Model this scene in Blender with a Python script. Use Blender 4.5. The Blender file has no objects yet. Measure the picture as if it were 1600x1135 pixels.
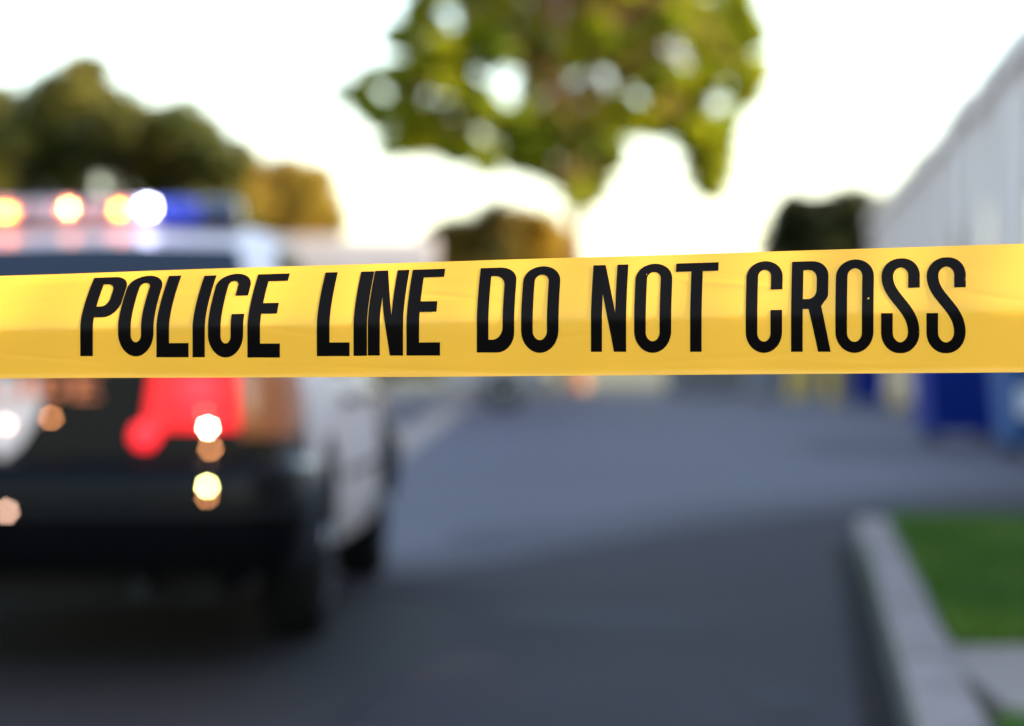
import bpy, bmesh, math, random
from mathutils import Vector, Matrix
from mathutils.geometry import delaunay_2d_cdt

random.seed(7)
R = math.radians
sc = bpy.context.scene
COL = sc.collection

# ------------------------------------------------------------------ camera
F = 4500.0           # focal length in photo pixels (1600 px wide)
CAMZ = 1.02
cam_d = bpy.data.cameras.new('camera')
cam = bpy.data.objects.new('camera', cam_d)
COL.objects.link(cam)
cam.location = (0, 0, CAMZ)
cam.rotation_euler = (R(90 - 0.0955), 0, 0)
cam_d.sensor_width = 36
cam_d.sensor_fit = 'HORIZONTAL'
cam_d.lens = 36 * F / 1600
cam_d.clip_start = 0.05
cam_d.clip_end = 3000
cam_d.dof.use_dof = True
cam_d.dof.focus_distance = 1.885
cam_d.dof.aperture_fstop = 4.4
cam_d.dof.aperture_blades = 7
cam_d.dof.aperture_rotation = R(12)
sc.camera = cam

# ------------------------------------------------------------------ sky, sun, exposure
SUN_EL, SUN_AZ = R(22), R(96)      # azimuth measured from +Y (view) towards +X (right)
world = bpy.data.worlds.new('World')
sc.world = world
world.use_nodes = True
wn = world.node_tree
bg = wn.nodes['Background']
sky = wn.nodes.new('ShaderNodeTexSky')
sky.sky_type = 'NISHITA'
sky.sun_disc = False
sky.sun_elevation = SUN_EL
sky.sun_rotation = SUN_AZ
sky.air_density = 1.0
sky.dust_density = 1.2
sky.ozone_density = 0.0
wn.links.new(sky.outputs[0], bg.inputs[0])
bg.inputs[1].default_value = 0.15
sl = bpy.data.lights.new('sun', 'SUN')
sl.energy = 5.0
sl.angle = R(0.5)
sl.color = (1.0, 0.80, 0.55)
so = bpy.data.objects.new('sun', sl)
COL.objects.link(so)
sdir = Vector((math.sin(SUN_AZ) * math.cos(SUN_EL), math.cos(SUN_AZ) * math.cos(SUN_EL), math.sin(SUN_EL)))
so.rotation_euler = sdir.to_track_quat('Z', 'Y').to_euler()
so.location = (40, 20, 40)
vs = sc.view_settings
vs.view_transform = 'Standard'
vs.look = 'None'
vs.gamma = 1
vs.use_curve_mapping = False
vs.exposure = 2.15
sc.cycles.use_denoising = True
sc.cycles.max_bounces = 8
sc.cycles.transparent_max_bounces = 8
sc.cycles.sample_clamp_indirect = 6
sc.cycles.use_adaptive_sampling = False

# ------------------------------------------------------------------ helpers
def at(px, py, d):
    return Vector(((px - 800) / F * d, d, CAMZ - (py - 560) / F * d))

def tag(o, label=None, cat=None, group=None, kind=None):
    if label: o['label'] = label
    if cat: o['category'] = cat
    if group: o['group'] = group
    if kind: o['kind'] = kind
    return o

def empty(name, loc=(0, 0, 0), rz=0.0):
    o = bpy.data.objects.new(name, None)
    o.empty_display_size = 0.2
    COL.objects.link(o)
    o.location = loc
    o.rotation_euler = (0, 0, rz)
    return o

class MB:
    def __init__(s):
        s.v = []; s.f = []
    def add(s, vs, fs):
        n = len(s.v)
        s.v += [tuple(v) for v in vs]
        s.f += [tuple(i + n for i in f) for f in fs]
        return s
    def box(s, x0, x1, y0, y1, z0, z1, b=0.0):
        if b <= 0:
            vs = [(x, y, z) for z in (z0, z1) for y in (y0, y1) for x in (x0, x1)]
            fs = [(0, 2, 3, 1), (4, 5, 7, 6), (0, 1, 5, 4), (2, 6, 7, 3), (0, 4, 6, 2), (1, 3, 7, 5)]
            return s.add(vs, fs)
        bm = bmesh.new()
        bmesh.ops.create_cube(bm, size=1)
        for v in bm.verts:
            v.co = ((x0 + x1) / 2 + v.co.x * (x1 - x0), (y0 + y1) / 2 + v.co.y * (y1 - y0), (z0 + z1) / 2 + v.co.z * (z1 - z0))
        bmesh.ops.bevel(bm, geom=list(bm.edges), offset=b, segments=2, affect='EDGES', profile=0.6)
        bm.verts.index_update()
        vs = [v.co.copy() for v in bm.verts]
        fs = [tuple(v.index for v in f.verts) for f in bm.faces]
        bm.free()
        return s.add(vs, fs)
    def tube(s, pts, rad, n=8, cap=True):
        pts = [Vector(p) for p in pts]
        rr = rad if isinstance(rad, (list, tuple)) else [rad] * len(pts)
        vs = []; fs = []
        for i, p in enumerate(pts):
            a = pts[max(i - 1, 0)]; b = pts[min(i + 1, len(pts) - 1)]
            q = (b - a).to_track_quat('Z', 'Y')
            for k in range(n):
                t = 2 * math.pi * k / n
                vs.append(p + q @ Vector((math.cos(t) * rr[i], math.sin(t) * rr[i], 0)))
        for i in range(len(pts) - 1):
            for k in range(n):
                k2 = (k + 1) % n
                fs.append((i * n + k, i * n + k2, (i + 1) * n + k2, (i + 1) * n + k))
        if cap:
            fs.append(tuple(reversed(range(n))))
            fs.append(tuple(range((len(pts) - 1) * n, len(pts) * n)))
        return s.add(vs, fs)
    def lathe(s, prof, axis='x', n=28, c=(0, 0, 0)):
        """prof: list of (a, r): offset along the axis and radius"""
        vs = []; fs = []
        for a, r in prof:
            for k in range(n):
                t = 2 * math.pi * k / n
                u, w = math.cos(t) * r, math.sin(t) * r
                if axis == 'x': vs.append((c[0] + a, c[1] + u, c[2] + w))
                elif axis == 'y': vs.append((c[0] + u, c[1] + a, c[2] + w))
                else: vs.append((c[0] + u, c[1] + w, c[2] + a))
        for i in range(len(prof) - 1):
            for k in range(n):
                k2 = (k + 1) % n
                fs.append((i * n + k, i * n + k2, (i + 1) * n + k2, (i + 1) * n + k))
        fs.append(tuple(reversed(range(n))))
        fs.append(tuple(range((len(prof) - 1) * n, len(prof) * n)))
        return s.add(vs, fs)
    def grid(s, fn, nu, nv):
        vs = [fn(i / nu, j / nv) for j in range(nv + 1) for i in range(nu + 1)]
        fs = [(j * (nu + 1) + i, j * (nu + 1) + i + 1, (j + 1) * (nu + 1) + i + 1, (j + 1) * (nu + 1) + i)
              for j in range(nv) for i in range(nu)]
        return s.add(vs, fs)
    def prism(s, poly, z0, z1):
        n = len(poly)
        vs = [(x, y, z0) for x, y in poly] + [(x, y, z1) for x, y in poly]
        fs = [tuple(reversed(range(n))), tuple(range(n, 2 * n))]
        fs += [(i, (i + 1) % n, (i + 1) % n + n, i + n) for i in range(n)]
        return s.add(vs, fs)
    def mesh(s, name, smooth=False):
        me = bpy.data.meshes.new(name)
        me.from_pydata(s.v, [], s.f)
        me.validate()
        bm = bmesh.new(); bm.from_mesh(me)
        bmesh.ops.recalc_face_normals(bm, faces=bm.faces)
        if smooth:
            for f in bm.faces: f.smooth = True
            for e in bm.edges:
                if len(e.link_faces) == 2 and e.calc_face_angle(0) > R(38): e.smooth = False
        bm.to_mesh(me); bm.free()
        return me
    def build(s, name, mat, parent=None, smooth=False):
        return link(name, s.mesh(name, smooth), mat, parent)

def link(name, me, mat, parent=None):
    if mat is not None and not me.materials: me.materials.append(mat)
    o = bpy.data.objects.new(name, me)
    COL.objects.link(o)
    if parent is not None: o.parent = parent
    return o

def copy_tree(o, parent=None):
    c = o.copy(); COL.objects.link(c); c.parent = parent
    for ch in [k for k in bpy.data.objects if k.parent == o]:
        copy_tree(ch, c)
    return c

# ------------------------------------------------------------------ materials
def mat(name, col, rough=0.5, metal=0.0, spec=0.5, var=0.0, scale=4.0, bump=0.0, bscale=60.0, coat=0.0, col2=None,
        emit=None, estr=0.0, trans=0.0, detail=6):
    m = bpy.data.materials.new(name)
    m.use_nodes = True
    nt = m.node_tree; N = nt.nodes; L = nt.links
    b = N['Principled BSDF']
    b.inputs['Roughness'].default_value = rough
    b.inputs['Metallic'].default_value = metal
    b.inputs['Specular IOR Level'].default_value = spec
    b.inputs['Coat Weight'].default_value = coat
    b.inputs['Coat Roughness'].default_value = 0.05
    c = (*col, 1)
    tc = N.new('ShaderNodeTexCoord')
    no = N.new('ShaderNodeTexNoise')
    no.inputs['Scale'].default_value = scale
    no.inputs['Detail'].default_value = detail
    L.new(tc.outputs['Object'], no.inputs['Vector'])
    rmp = N.new('ShaderNodeMapRange')
    rmp.inputs[1].default_value = 0.3; rmp.inputs[2].default_value = 0.7
    L.new(no.outputs['Fac'], rmp.inputs[0])
    mx = N.new('ShaderNodeMix'); mx.data_type = 'RGBA'
    L.new(rmp.outputs[0], mx.inputs['Factor'])
    if col2 is None:
        v = max(var, 0.04)
        mx.inputs[6].default_value = (*[max(0, k * (1 - v)) for k in col], 1)
        mx.inputs[7].default_value = (*[min(1, k * (1 + v)) for k in col], 1)
    else:
        mx.inputs[6].default_value = c
        mx.inputs[7].default_value = (*col2, 1)
    L.new(mx.outputs[2], b.inputs['Base Color'])
    if bump > 0:
        n2 = N.new('ShaderNodeTexNoise')
        n2.inputs['Scale'].default_value = bscale
        n2.inputs['Detail'].default_value = 5
        L.new(tc.outputs['Object'], n2.inputs['Vector'])
        bp = N.new('ShaderNodeBump')
        bp.inputs['Strength'].default_value = bump
        bp.inputs['Distance'].default_value = 0.01
        L.new(n2.outputs['Fac'], bp.inputs['Height'])
        L.new(bp.outputs[0], b.inputs['Normal'])
    if emit:
        b.inputs['Emission Color'].default_value = (*emit, 1)
        b.inputs['Emission Strength'].default_value = estr
    if trans > 0:
        out = N['Material Output']
        tr = N.new('ShaderNodeBsdfTranslucent')
        L.new(mx.outputs[2], tr.inputs['Color'])
        ms = N.new('ShaderNodeMixShader')
        ms.inputs[0].default_value = trans
        L.new(b.outputs[0], ms.inputs[1]); L.new(tr.outputs[0], ms.inputs[2])
        L.new(ms.outputs[0], out.inputs['Surface'])
    return m

M = {}
M['asphalt'] = mat('asphalt_old', (0.033, 0.025, 0.040), 0.62, spec=0.28, col2=(0.053, 0.041, 0.062), scale=0.22, bump=0.6, bscale=90)
M['asphalt_new'] = mat('asphalt_dark', (0.0115, 0.0070, 0.0115), 0.75, spec=0.15, col2=(0.025, 0.0155, 0.020), scale=0.7, bump=0.6, bscale=90)  # darker tone for the near part of the road
M['concrete'] = mat('concrete', (0.23, 0.17, 0.135), 0.85, col2=(0.30, 0.225, 0.18), scale=3, bump=0.4)
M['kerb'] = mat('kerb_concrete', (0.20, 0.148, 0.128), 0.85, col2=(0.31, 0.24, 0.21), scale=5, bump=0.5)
M['kerb_face'] = mat('tar_stained_kerb_face', (0.030, 0.028, 0.030), 0.8, col2=(0.075, 0.068, 0.062), scale=4, bump=0.5)  # darker tone for the road-side face of the kerb
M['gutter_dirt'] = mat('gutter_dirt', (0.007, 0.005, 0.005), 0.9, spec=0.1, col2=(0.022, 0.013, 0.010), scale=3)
M['oil'] = mat('oil_stained_asphalt', (0.005, 0.004, 0.004), 0.7, spec=0.15, col2=(0.014, 0.010, 0.010), scale=1.2, bump=0.6, bscale=90)  # shade around the car rear put into a darker asphalt colour
M['stain_dark'] = mat('stained_asphalt', (0.010, 0.0075, 0.010), 0.75, spec=0.2, col2=(0.022, 0.0155, 0.019), scale=1.5, bump=0.6, bscale=90)
M['stain_warm'] = mat('rusty_stained_asphalt', (0.024, 0.013, 0.013), 0.75, spec=0.2, col2=(0.034, 0.019, 0.018), scale=1.5, bump=0.6, bscale=90)
M['asphalt_mid'] = mat('worn_asphalt', (0.026, 0.021, 0.030), 0.7, spec=0.28, col2=(0.042, 0.035, 0.048), scale=0.5, bump=0.6, bscale=90)
M['soil'] = mat('lawn_soil', (0.022, 0.050, 0.006), 0.95, col2=(0.035, 0.065, 0.008), scale=2)
M['grass'] = mat('grass_blade', (0.018, 0.105, 0.002), 0.6, col2=(0.110, 0.19, 0.006), scale=1.6, trans=0.35)
M['verge'] = mat('dry_grass', (0.040, 0.040, 0.010), 0.9, col2=(0.026, 0.034, 0.008), scale=0.4)
M['wall'] = mat('white_cladding', (0.58, 0.49, 0.45), 0.7, var=0.10, scale=0.6)
M['wall2'] = mat('grey_cladding', (0.49, 0.42, 0.385), 0.7, var=0.12, scale=0.6)
M['trim'] = mat('pale_trim', (0.60, 0.51, 0.47), 0.5, var=0.06)
M['dark_glass'] = mat('dark_glass', (0.006, 0.009, 0.016), 0.05, spec=0.25)
M['black'] = mat('black_car_paint', (0.003, 0.003, 0.0035), 0.22, spec=0.12, coat=0.0)
M['white'] = mat('white_car_paint', (0.80, 0.70, 0.66), 0.42, spec=0.4, coat=0.05)
M['truck'] = mat('truck_paint', (0.36, 0.34, 0.345), 0.6, spec=0.3, var=0.05, scale=0.5)  # pale grey puts shade into the white truck's colour
M['rubber'] = mat('tyre_rubber', (0.008, 0.008, 0.008), 0.85, spec=0.2, var=0.2, scale=20)
M['plastic'] = mat('black_plastic', (0.005, 0.005, 0.006), 0.6, spec=0.25)
M['steel'] = mat('wheel_steel', (0.45, 0.45, 0.46), 0.35, metal=0.9, var=0.1)
M['dark_steel'] = mat('dark_wheel_steel', (0.05, 0.05, 0.055), 0.4, metal=0.5)
M['chrome'] = mat('chrome', (0.7, 0.7, 0.72), 0.12, metal=1.0)
M['bin'] = mat('blue_bin_plastic', (0.0006, 0.014, 0.15), 0.5, spec=0.12, col2=(0.0008, 0.018, 0.19), scale=2)
M['bin2'] = mat('lighter_blue_bin_plastic', (0.004, 0.05, 0.17), 0.5, spec=0.25, col2=(0.009, 0.065, 0.20), scale=2)
M['yellow_paint'] = mat('yellow_bollard_paint', (0.62, 0.40, 0.03), 0.5, var=0.12, scale=6)
M['grey_metal'] = mat('grey_cabinet_paint', (0.16, 0.17, 0.19), 0.5, var=0.1)
M['block'] = mat('grey_block', (0.13, 0.12, 0.115), 0.85, var=0.15, scale=1.5)
M['rust'] = mat('rusty_chassis', (0.11, 0.055, 0.035), 0.8, col2=(0.06, 0.04, 0.035), scale=3)
M['bark'] = mat('bark', (0.15, 0.07, 0.035), 0.9, col2=(0.26, 0.12, 0.06), scale=3, bump=0.8, bscale=20)
M['bark2'] = mat('dark_bark', (0.06, 0.045, 0.035), 0.9, col2=(0.10, 0.07, 0.05), scale=3, bump=0.8, bscale=20)
M['leaf_lime'] = mat('leaf_lime', (0.17, 0.25, 0.012), 0.5, col2=(0.44, 0.43, 0.008), scale=0.35, trans=0.55, detail=3)
M['leaf_dark'] = mat('leaf_dark_green', (0.036, 0.062, 0.010), 0.55, col2=(0.15, 0.13, 0.012), scale=0.5, trans=0.3, detail=3)
M['leaf_gold'] = mat('leaf_golden', (0.38, 0.22, 0.014), 0.55, col2=(0.22, 0.18, 0.014), scale=0.5, trans=0.4, detail=3)  # warm sunlight put into the leaf colour
M['leaf_olive'] = mat('leaf_olive', (0.055, 0.070, 0.015), 0.55, col2=(0.24, 0.15, 0.020), scale=0.4, trans=0.35, detail=3)
M['leaf_black'] = mat('leaf_deep_green', (0.012, 0.030, 0.006), 0.55, col2=(0.06, 0.050, 0.008), scale=0.5, trans=0.25, detail=3)

def lamp(name, col, s, base=(0.3, 0.3, 0.3)):
    return mat(name, base, 0.2, emit=col, estr=s)
M['l_red'] = lamp('red_flasher', (1.0, 0.17, 0.015), 20, (0.4, 0.02, 0.02))
M['l_redwhite'] = lamp('pink_white_flasher', (1.0, 0.26, 0.08), 30, (0.4, 0.1, 0.1))
M['l_amber'] = lamp('amber_flasher', (1.0, 0.19, 0.012), 22, (0.4, 0.2, 0.02))
M['l_bluewhite'] = lamp('blue_white_flasher', (0.60, 0.62, 1.0), 17.0, (0.1, 0.1, 0.5))
M['l_blue'] = lamp('blue_lens', (0.05, 0.08, 0.9), 0.12, (0.01, 0.02, 0.16))
M['lens_clear'] = mat('clear_lens', (0.40, 0.34, 0.36), 0.3, spec=0.4)
M['lens_navy'] = mat('dark_blue_lens', (0.012, 0.02, 0.07), 0.15, coat=0.5)
M['tail'] = lamp('tail_lamp_red', (1.0, 0.010, 0.018), 0.32, (0.5, 0.01, 0.012))
M['tail_hot'] = lamp('tail_lamp_inner', (1.0, 0.02, 0.035), 0.5, (0.5, 0.01, 0.012))
M['amber_lens'] = mat('amber_lens', (0.42, 0.12, 0.03), 0.2, coat=0.5)  # orange raised to carry reflections on the rear corner too
M['l_warm'] = lamp('warm_white_lamp', (1.0, 0.86, 0.55), 45.0)  # glowing colours from here on stand for glints, not real lamps
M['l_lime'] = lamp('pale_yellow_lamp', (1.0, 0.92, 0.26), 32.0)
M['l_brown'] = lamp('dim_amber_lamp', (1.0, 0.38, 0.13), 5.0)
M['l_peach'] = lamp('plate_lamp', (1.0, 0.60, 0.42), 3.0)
M['orange_print'] = mat('orange_reflective_print', (0.90, 0.22, 0.06), 0.4, emit=None)
M['decal'] = mat('pale_shield_decal', (0.85, 0.68, 0.60), 0.5, var=0.1, scale=12)
M['sticker'] = mat('white_sticker', (0.7, 0.72, 0.75), 0.5)

# ------------------------------------------------------------------ ground
g = MB(); g.grid(lambda u, v: (-1500 + 3000 * u, -100 + 2400 * v, 0.0), 12, 12)
tag(g.build('ground', M['asphalt']), kind='structure')
g = MB(); g.prism([(2.75, 20.2), (8.0, 24.0), (8.0, -6), (-9, -6), (-9, 3.0), (-2.2, 9.6), (-0.45, 13.5), (1.1, 17.6)], -0.1, 0.004)
tag(g.build('asphalt_patch', M['asphalt_new']), kind='structure')  # darker sheet over the near part of the road
g = MB(); g.prism([(-1.55, 24), (-1.15, 24), (-0.9, 64), (-1.45, 64)], -0.1, 0.006)
tag(g.build('gutter', M['concrete']), kind='structure')
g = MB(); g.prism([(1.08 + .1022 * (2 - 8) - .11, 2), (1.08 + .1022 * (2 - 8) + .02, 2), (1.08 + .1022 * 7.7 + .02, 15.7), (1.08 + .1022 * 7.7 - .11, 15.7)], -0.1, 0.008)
tag(g.build('gutter_channel', M['gutter_dirt']), kind='structure')  # dark strip along the foot of the kerb
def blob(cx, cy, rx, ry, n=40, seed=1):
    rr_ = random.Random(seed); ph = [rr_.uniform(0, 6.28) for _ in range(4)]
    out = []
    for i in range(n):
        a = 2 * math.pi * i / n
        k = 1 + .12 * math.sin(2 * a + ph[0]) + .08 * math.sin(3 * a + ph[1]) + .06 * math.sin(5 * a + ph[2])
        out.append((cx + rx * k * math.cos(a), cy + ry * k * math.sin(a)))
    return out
g = MB(); g.prism(blob(-2.05, 9.2, 1.75, 3.6), -0.1, 0.009)  # dark sheet that paints the shade on the road by the car
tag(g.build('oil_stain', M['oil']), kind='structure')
for bx_, by_, rx_, ry_, key in ((.35, 11.2, .45, .7, 'stain_dark'), (3.9, 33, .7, 2.4, 'asphalt_mid'), (.1, 16.6, .4, 1.1, 'asphalt_mid'), (.80, 8.6, .14, .4, 'stain_dark'), (-.35, 9.6, .30, .5, 'stain_warm')):
    g = MB(); g.prism(blob(bx_, by_, rx_, ry_, seed=int(by_ * 10)), -0.1, 0.0065 + .0005 * (int(by_) % 3))
    tag(g.build('road_stain', M[key]), kind='structure')
g = MB(); g.prism([(1.30, 20.4), (4.3, 23.6), (8.0, 26.0), (8.0, 23.9), (2.75, 20.1), (1.1, 17.5), (-.45, 13.4), (-.75, 14.0), (.15, 17.2)], -0.1, 0.0025)
tag(g.build('asphalt_seam', M['asphalt_mid']), kind='structure')  # mid-tone band softening the edge of the dark sheet
# dry verge beyond the road
def verge_f(u, v):
    x = -120 + 240 * u; y = 91 + 260 * v
    return (x, y - 0.03 * abs(x - 2) * (v == 0), 0.02 + 0.9 * v ** 0.7 + 0.12 * math.sin(x * 0.9) * v)
g = MB(); g.grid(verge_f, 60, 14)
tag(g.build('verge', M['verge']), kind='structure')

# kerb and lawn
def kx(d): return 1.08 + 0.1022 * (d - 8.0)
KH = 0.15
kerb = tag(empty('kerb', (kx(5), 5, 0)), kind='structure')
kerb.name = 'kerb'
bed = MB(); bed.prism([(kx(3.0) + 0.01, 3.0), (kx(3.0) + 0.17, 3.0), (kx(15.7) + 0.17, 15.7), (kx(15.7) + 0.01, 15.7)], -0.1, KH - 0.02)
bo = bed.build('kerb_bed', M['soil'], kerb); bo.matrix_parent_inverse = kerb.matrix_basis.inverted()
d = 3.0; i = 0
while d < 15.6:
    d1 = min(d + 0.9, 15.7)
    a, b = d + 0.006, d1 - 0.006
    jx = random.uniform(-0.005, 0.005); jz = random.uniform(-0.004, 0.004)
    m = MB()
    prof = [(0, -0.05), (0.012, KH - 0.025), (0.035, KH), (0.165, KH + 0.004), (0.185, KH - 0.012), (0.188, -0.05)]
    n = len(prof)
    vs = [(kx(a) + x + jx, a, z + jz) for x, z in prof] + [(kx(b) + x + jx, b, z + jz) for x, z in prof]
    fs = [tuple(range(n)), tuple(reversed(range(n, 2 * n)))] + [(k, k + n, (k + 1) % n + n, (k + 1) % n) for k in range(n)]
    m.add(vs, fs)
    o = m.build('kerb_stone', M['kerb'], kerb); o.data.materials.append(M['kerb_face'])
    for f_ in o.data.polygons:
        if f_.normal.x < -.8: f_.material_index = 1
    o = o; o.matrix_parent_inverse = kerb.matrix_basis.inverted()
    d = d1
for i in range(6):      # return along the far end of the lawn
    x0 = kx(15.9) + i * 0.9
    m = MB(); m.box(x0 + 0.006, x0 + 0.894, 15.72 + 0.02 * i, 15.88 + 0.02 * i, -0.05, KH - 0.01 + random.uniform(-0.003, 0.003), 0.015)
    o = m.build('kerb_stone', M['kerb'], kerb); o.matrix_parent_inverse = kerb.matrix_basis.inverted()

def lawn(name, d0, d1, nblade, lab):
    m = MB(); m.prism([(kx(d0) + 0.19, d0), (4.6 + 0.083 * d0 - 0.4, d0), (4.6 + 0.083 * d1 - 0.4, d1), (kx(d1) + 0.19, d1)], -0.05, KH - 0.015)
    tag(m.build(name, M['soil']), kind='structure')
    b = MB()
    rnd = random.Random(3)
    for k in range(nblade):
        y = rnd.uniform(d0 + 0.01, d1 - 0.01)
        x = kx(y) + 0.195 + rnd.random() ** 1.2 * (2.8)
        h = rnd.uniform(0.03, 0.075); a = rnd.uniform(0, 6.28); w = rnd.uniform(0.004, 0.008)
        lx, ly = math.cos(a + 1.3) * h * 0.5, math.sin(a + 1.3) * h * 0.5
        ca, sa = math.cos(a) * w, math.sin(a) * w
        z = KH - 0.02
        b.add([(x - ca, y - sa, z), (x + ca, y + sa, z), (x + lx * .4 + ca * .7, y + ly * .4 + sa * .7, z + h * .6), (x + lx, y + ly, z + h)], [(0, 1, 2), (0, 2, 3)])
    me = bpy.data.meshes.new(name + '_blades'); me.from_pydata(b.v, [], b.f)
    tag(link('grass', me, M['grass']), lab, 'grass', kind='stuff')
lawn('lawn', 8.8, 15.7, 36000, 'short green grass on the raised lawn behind the kerb')
lawn('lawn_strip', 4.0, 6.92, 14000, 'near strip of green grass past the concrete pad at lower right')
pad = tag(empty('concrete_pad', (2.2, 8, 0)), kind='structure')
for i in range(4):
    x0 = kx(7.9) + 0.19 + i * 0.8
    m = MB(); m.box(x0 + 0.005, x0 + 0.795, 6.93, 8.79, -0.05, KH - 0.004 + random.uniform(-0.003, 0.003), 0.012)
    o = m.build('paving_slab', M['concrete'], pad); o.matrix_parent_inverse = pad.matrix_basis.inverted()

# ------------------------------------------------------------------ the long white building on the right
BX0, BSL, BH = 3.75, 0.0831, 5.4
def bw(d): return BX0 + BSL * d
bld = tag(empty('warehouse', (bw(40), 40, 0), 0), 'long pale grey warehouse with ribbed wall receding along the right side', 'building')
def bput(o, parent=bld):
    o.matrix_parent_inverse = bld.matrix_basis.inverted() if parent is bld else Matrix.Identity(4)
    return o
D0, D1 = 4.8, 88.0
m = MB(); m.prism([(bw(D0) + 0.10, D0), (bw(D1) + 0.10, D1), (bw(D1) + 16, D1 - 1), (bw(D0) + 16, D0 - 1)], -0.1, BH - 0.05)
bput(m.build('wall', M['wall2'], bld))
d = D0; k = 0
rnd = random.Random(11)
while d < D1 - 0.1:
    d1 = min(d + 2.4, D1)
    m = MB()
    pr = rnd.uniform(0.0, 0.03)
    a, b = d + 0.03, d1 - 0.03
    top = BH + rnd.uniform(-0.12, 0.10)
    m.prism([(bw(a) - pr, a), (bw(a) + 0.14, a), (bw(b) + 0.14, b), (bw(b) - pr, b)], 0.25, top - 0.35)
    bput(m.build('wall_panel', M['wall'], bld))
    if k % 2 == 0:
        m = MB(); m.prism([(bw(d) - 0.16, d - 0.16), (bw(d) + 0.1, d - 0.16), (bw(d) + 0.1, d + 0.16), (bw(d) - 0.16, d + 0.16)], 0.0, BH - 0.4)
        bput(m.build('pilaster', M['trim'], bld))
    m = MB(); m.prism([(bw(a) - 0.22, a), (bw(a) + 0.4, a), (bw(b) + 0.4, b), (bw(b) - 0.22, b)], top - 0.34, top)
    bput(m.build('coping', M['trim'], bld))
    if k % 3 == 1 and d > 20:
        c = (d + d1) / 2
        m = MB(); m.prism([(bw(c - .7) - 0.06, c - .7), (bw(c - .7) + 0.1, c - .7), (bw(c + .7) + 0.1, c + .7), (bw(c + .7) - 0.06, c + .7)], 2.3, 3.5)
        w = bput(m.build('window', M['trim'], bld))
        m = MB(); m.prism([(bw(c - .6) - 0.075, c - .6), (bw(c - .6) + 0.0, c - .6), (bw(c + .6) + 0.0, c + .6), (bw(c + .6) - 0.075, c + .6)], 2.42, 3.38)
        p = m.build('pane', M['dark_glass'], w)
    d = d1; k += 1

# ------------------------------------------------------------------ trees
def limb(m, p0, p1, r0, r1, bend=0.12, n=7):
    p0, p1 = Vector(p0), Vector(p1)
    mid = (p0 + p1) / 2 + Vector((rndT.uniform(-1, 1), rndT.uniform(-1, 1), rndT.uniform(0, .6))) * (p1 - p0).length * bend
    pts = []
    for i in range(6):
        t = i / 5
        pts.append(p0 * (1 - t) ** 2 + mid * 2 * t * (1 - t) + p1 * t * t)
    m.tube(pts, [r0 + (r1 - r0) * i / 5 for i in range(6)], n)

rndT = random.Random(5)
def tree(name, label, base, fork, tr, clumps, nleaf, ls, lm, bm_, group=None, shell=0.5):
    t = tag(empty(name, base), label, 'tree', group)
    B = Vector(base)
    m = MB()
    f = Vector(fork) - B
    m.tube([(0, 0, -0.2), (0, 0, 0.05), f * 0.35 + Vector((0.05 * f.z, 0, 0)) * .3, f * 0.7, f], [tr * 1.7, tr * 1.3, tr, tr * 0.9, tr * 0.8], 10)
    big = []
    for c in clumps:
        p = Vector(c[:3]) - B
        big.append((p, c[3]))
    big.sort(key=lambda a: -a[1])
    mains = []
    for p, r in big:
        if len(mains) < 6 and all((p - q).length > 2.2 * r for q in mains):
            limb(m, f * rndT.uniform(0.8, 1.0), p, tr * 0.36, tr * .12, .10)
            mains.append(p)
    for p, r in big:
        q = min(mains, key=lambda a: (a - p).length)
        if (q - p).length > .05: u_ = rndT.uniform(.4, .95); limb(m, q * u_ + f * (1 - u_), p, tr * .10, .015, .12, 4)
    m.build('trunk', bm_, t, True)
    tot = sum(c[3] ** 2.2 for c in clumps)
    lv = MB()
    for c in clumps:
        n = int(nleaf * c[3] ** 2.2 / tot)
        p = Vector(c[:3]) - B
        for k in range(n):
            dv = Vector((rndT.gauss(0, 1), rndT.gauss(0, 1), rndT.gauss(0, 1))).normalized()
            rr = c[3] * (rndT.random() ** shell)
            q = p + Vector((dv.x * rr, dv.y * rr, dv.z * rr * 0.85))
            s = ls * rndT.uniform(0.6, 1.3)
            e = Matrix.Rotation(rndT.uniform(0, 6.28), 3, 'Z') @ Matrix.Rotation(rndT.uniform(-1.1, 1.1), 3, 'X')
            a = e @ Vector((s, 0, 0)); b = e @ Vector((0, s * 0.5, 0)); w = e @ Vector((0, 0, s * 0.15))
            lv.add([q - a, q - b + w, q + a, q + b + w], [(0, 1, 2), (0, 2, 3)])
    me = bpy.data.meshes.new('crown'); me.from_pydata(lv.v, [], lv.f)
    link('crown', me, lm, t)
    return t

def cl(px, py, rpx, d, dd=0.0):
    p = at(px, py, d + dd)
    return (p.x, p.y, p.z, rpx / F * d)

# lime tree in the centre
DT = 93
CROWN = [(660, 0), (615, 55), (640, 105), (570, 118), (528, 150), (575, 190), (600, 248), (640, 232), (700, 255), (760, 265), (830, 255), (880, 295), (900, 325),
         (940, 290), (975, 262), (1010, 205), (1050, 190), (1075, 270), (1118, 315), (1135, 270), (1150, 190), (1205, 110), (1175, 30), (1150, -50), (1080, -150),
         (950, -230), (820, -220), (700, -130), (640, -40)]
HOLES = [(790, 132, 26), (602, 145, 14), (948, 128, 20), (992, 145, 18), (668, 152, 15), (905, 122, 13), (845, 150, 12), (735, 120, 12), (1060, 95, 12), (700, 30, 12), (1000, 230, 22), (560, 190, 10),
         (860, 60, 10), (1120, 170, 12), (760, 215, 10), (830, -60, 16), (980, -40, 16)]
def in_poly(poly, x, y):
    c = False; j = len(poly) - 1
    for i in range(len(poly)):
        (xi, yi), (xj, yj) = poly[i], poly[j]
        if (yi > y) != (yj > y) and x < (xj - xi) * (y - yi) / (yj - yi) + xi: c = not c
        j = i
    return c
cls = []; spots = []
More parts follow.
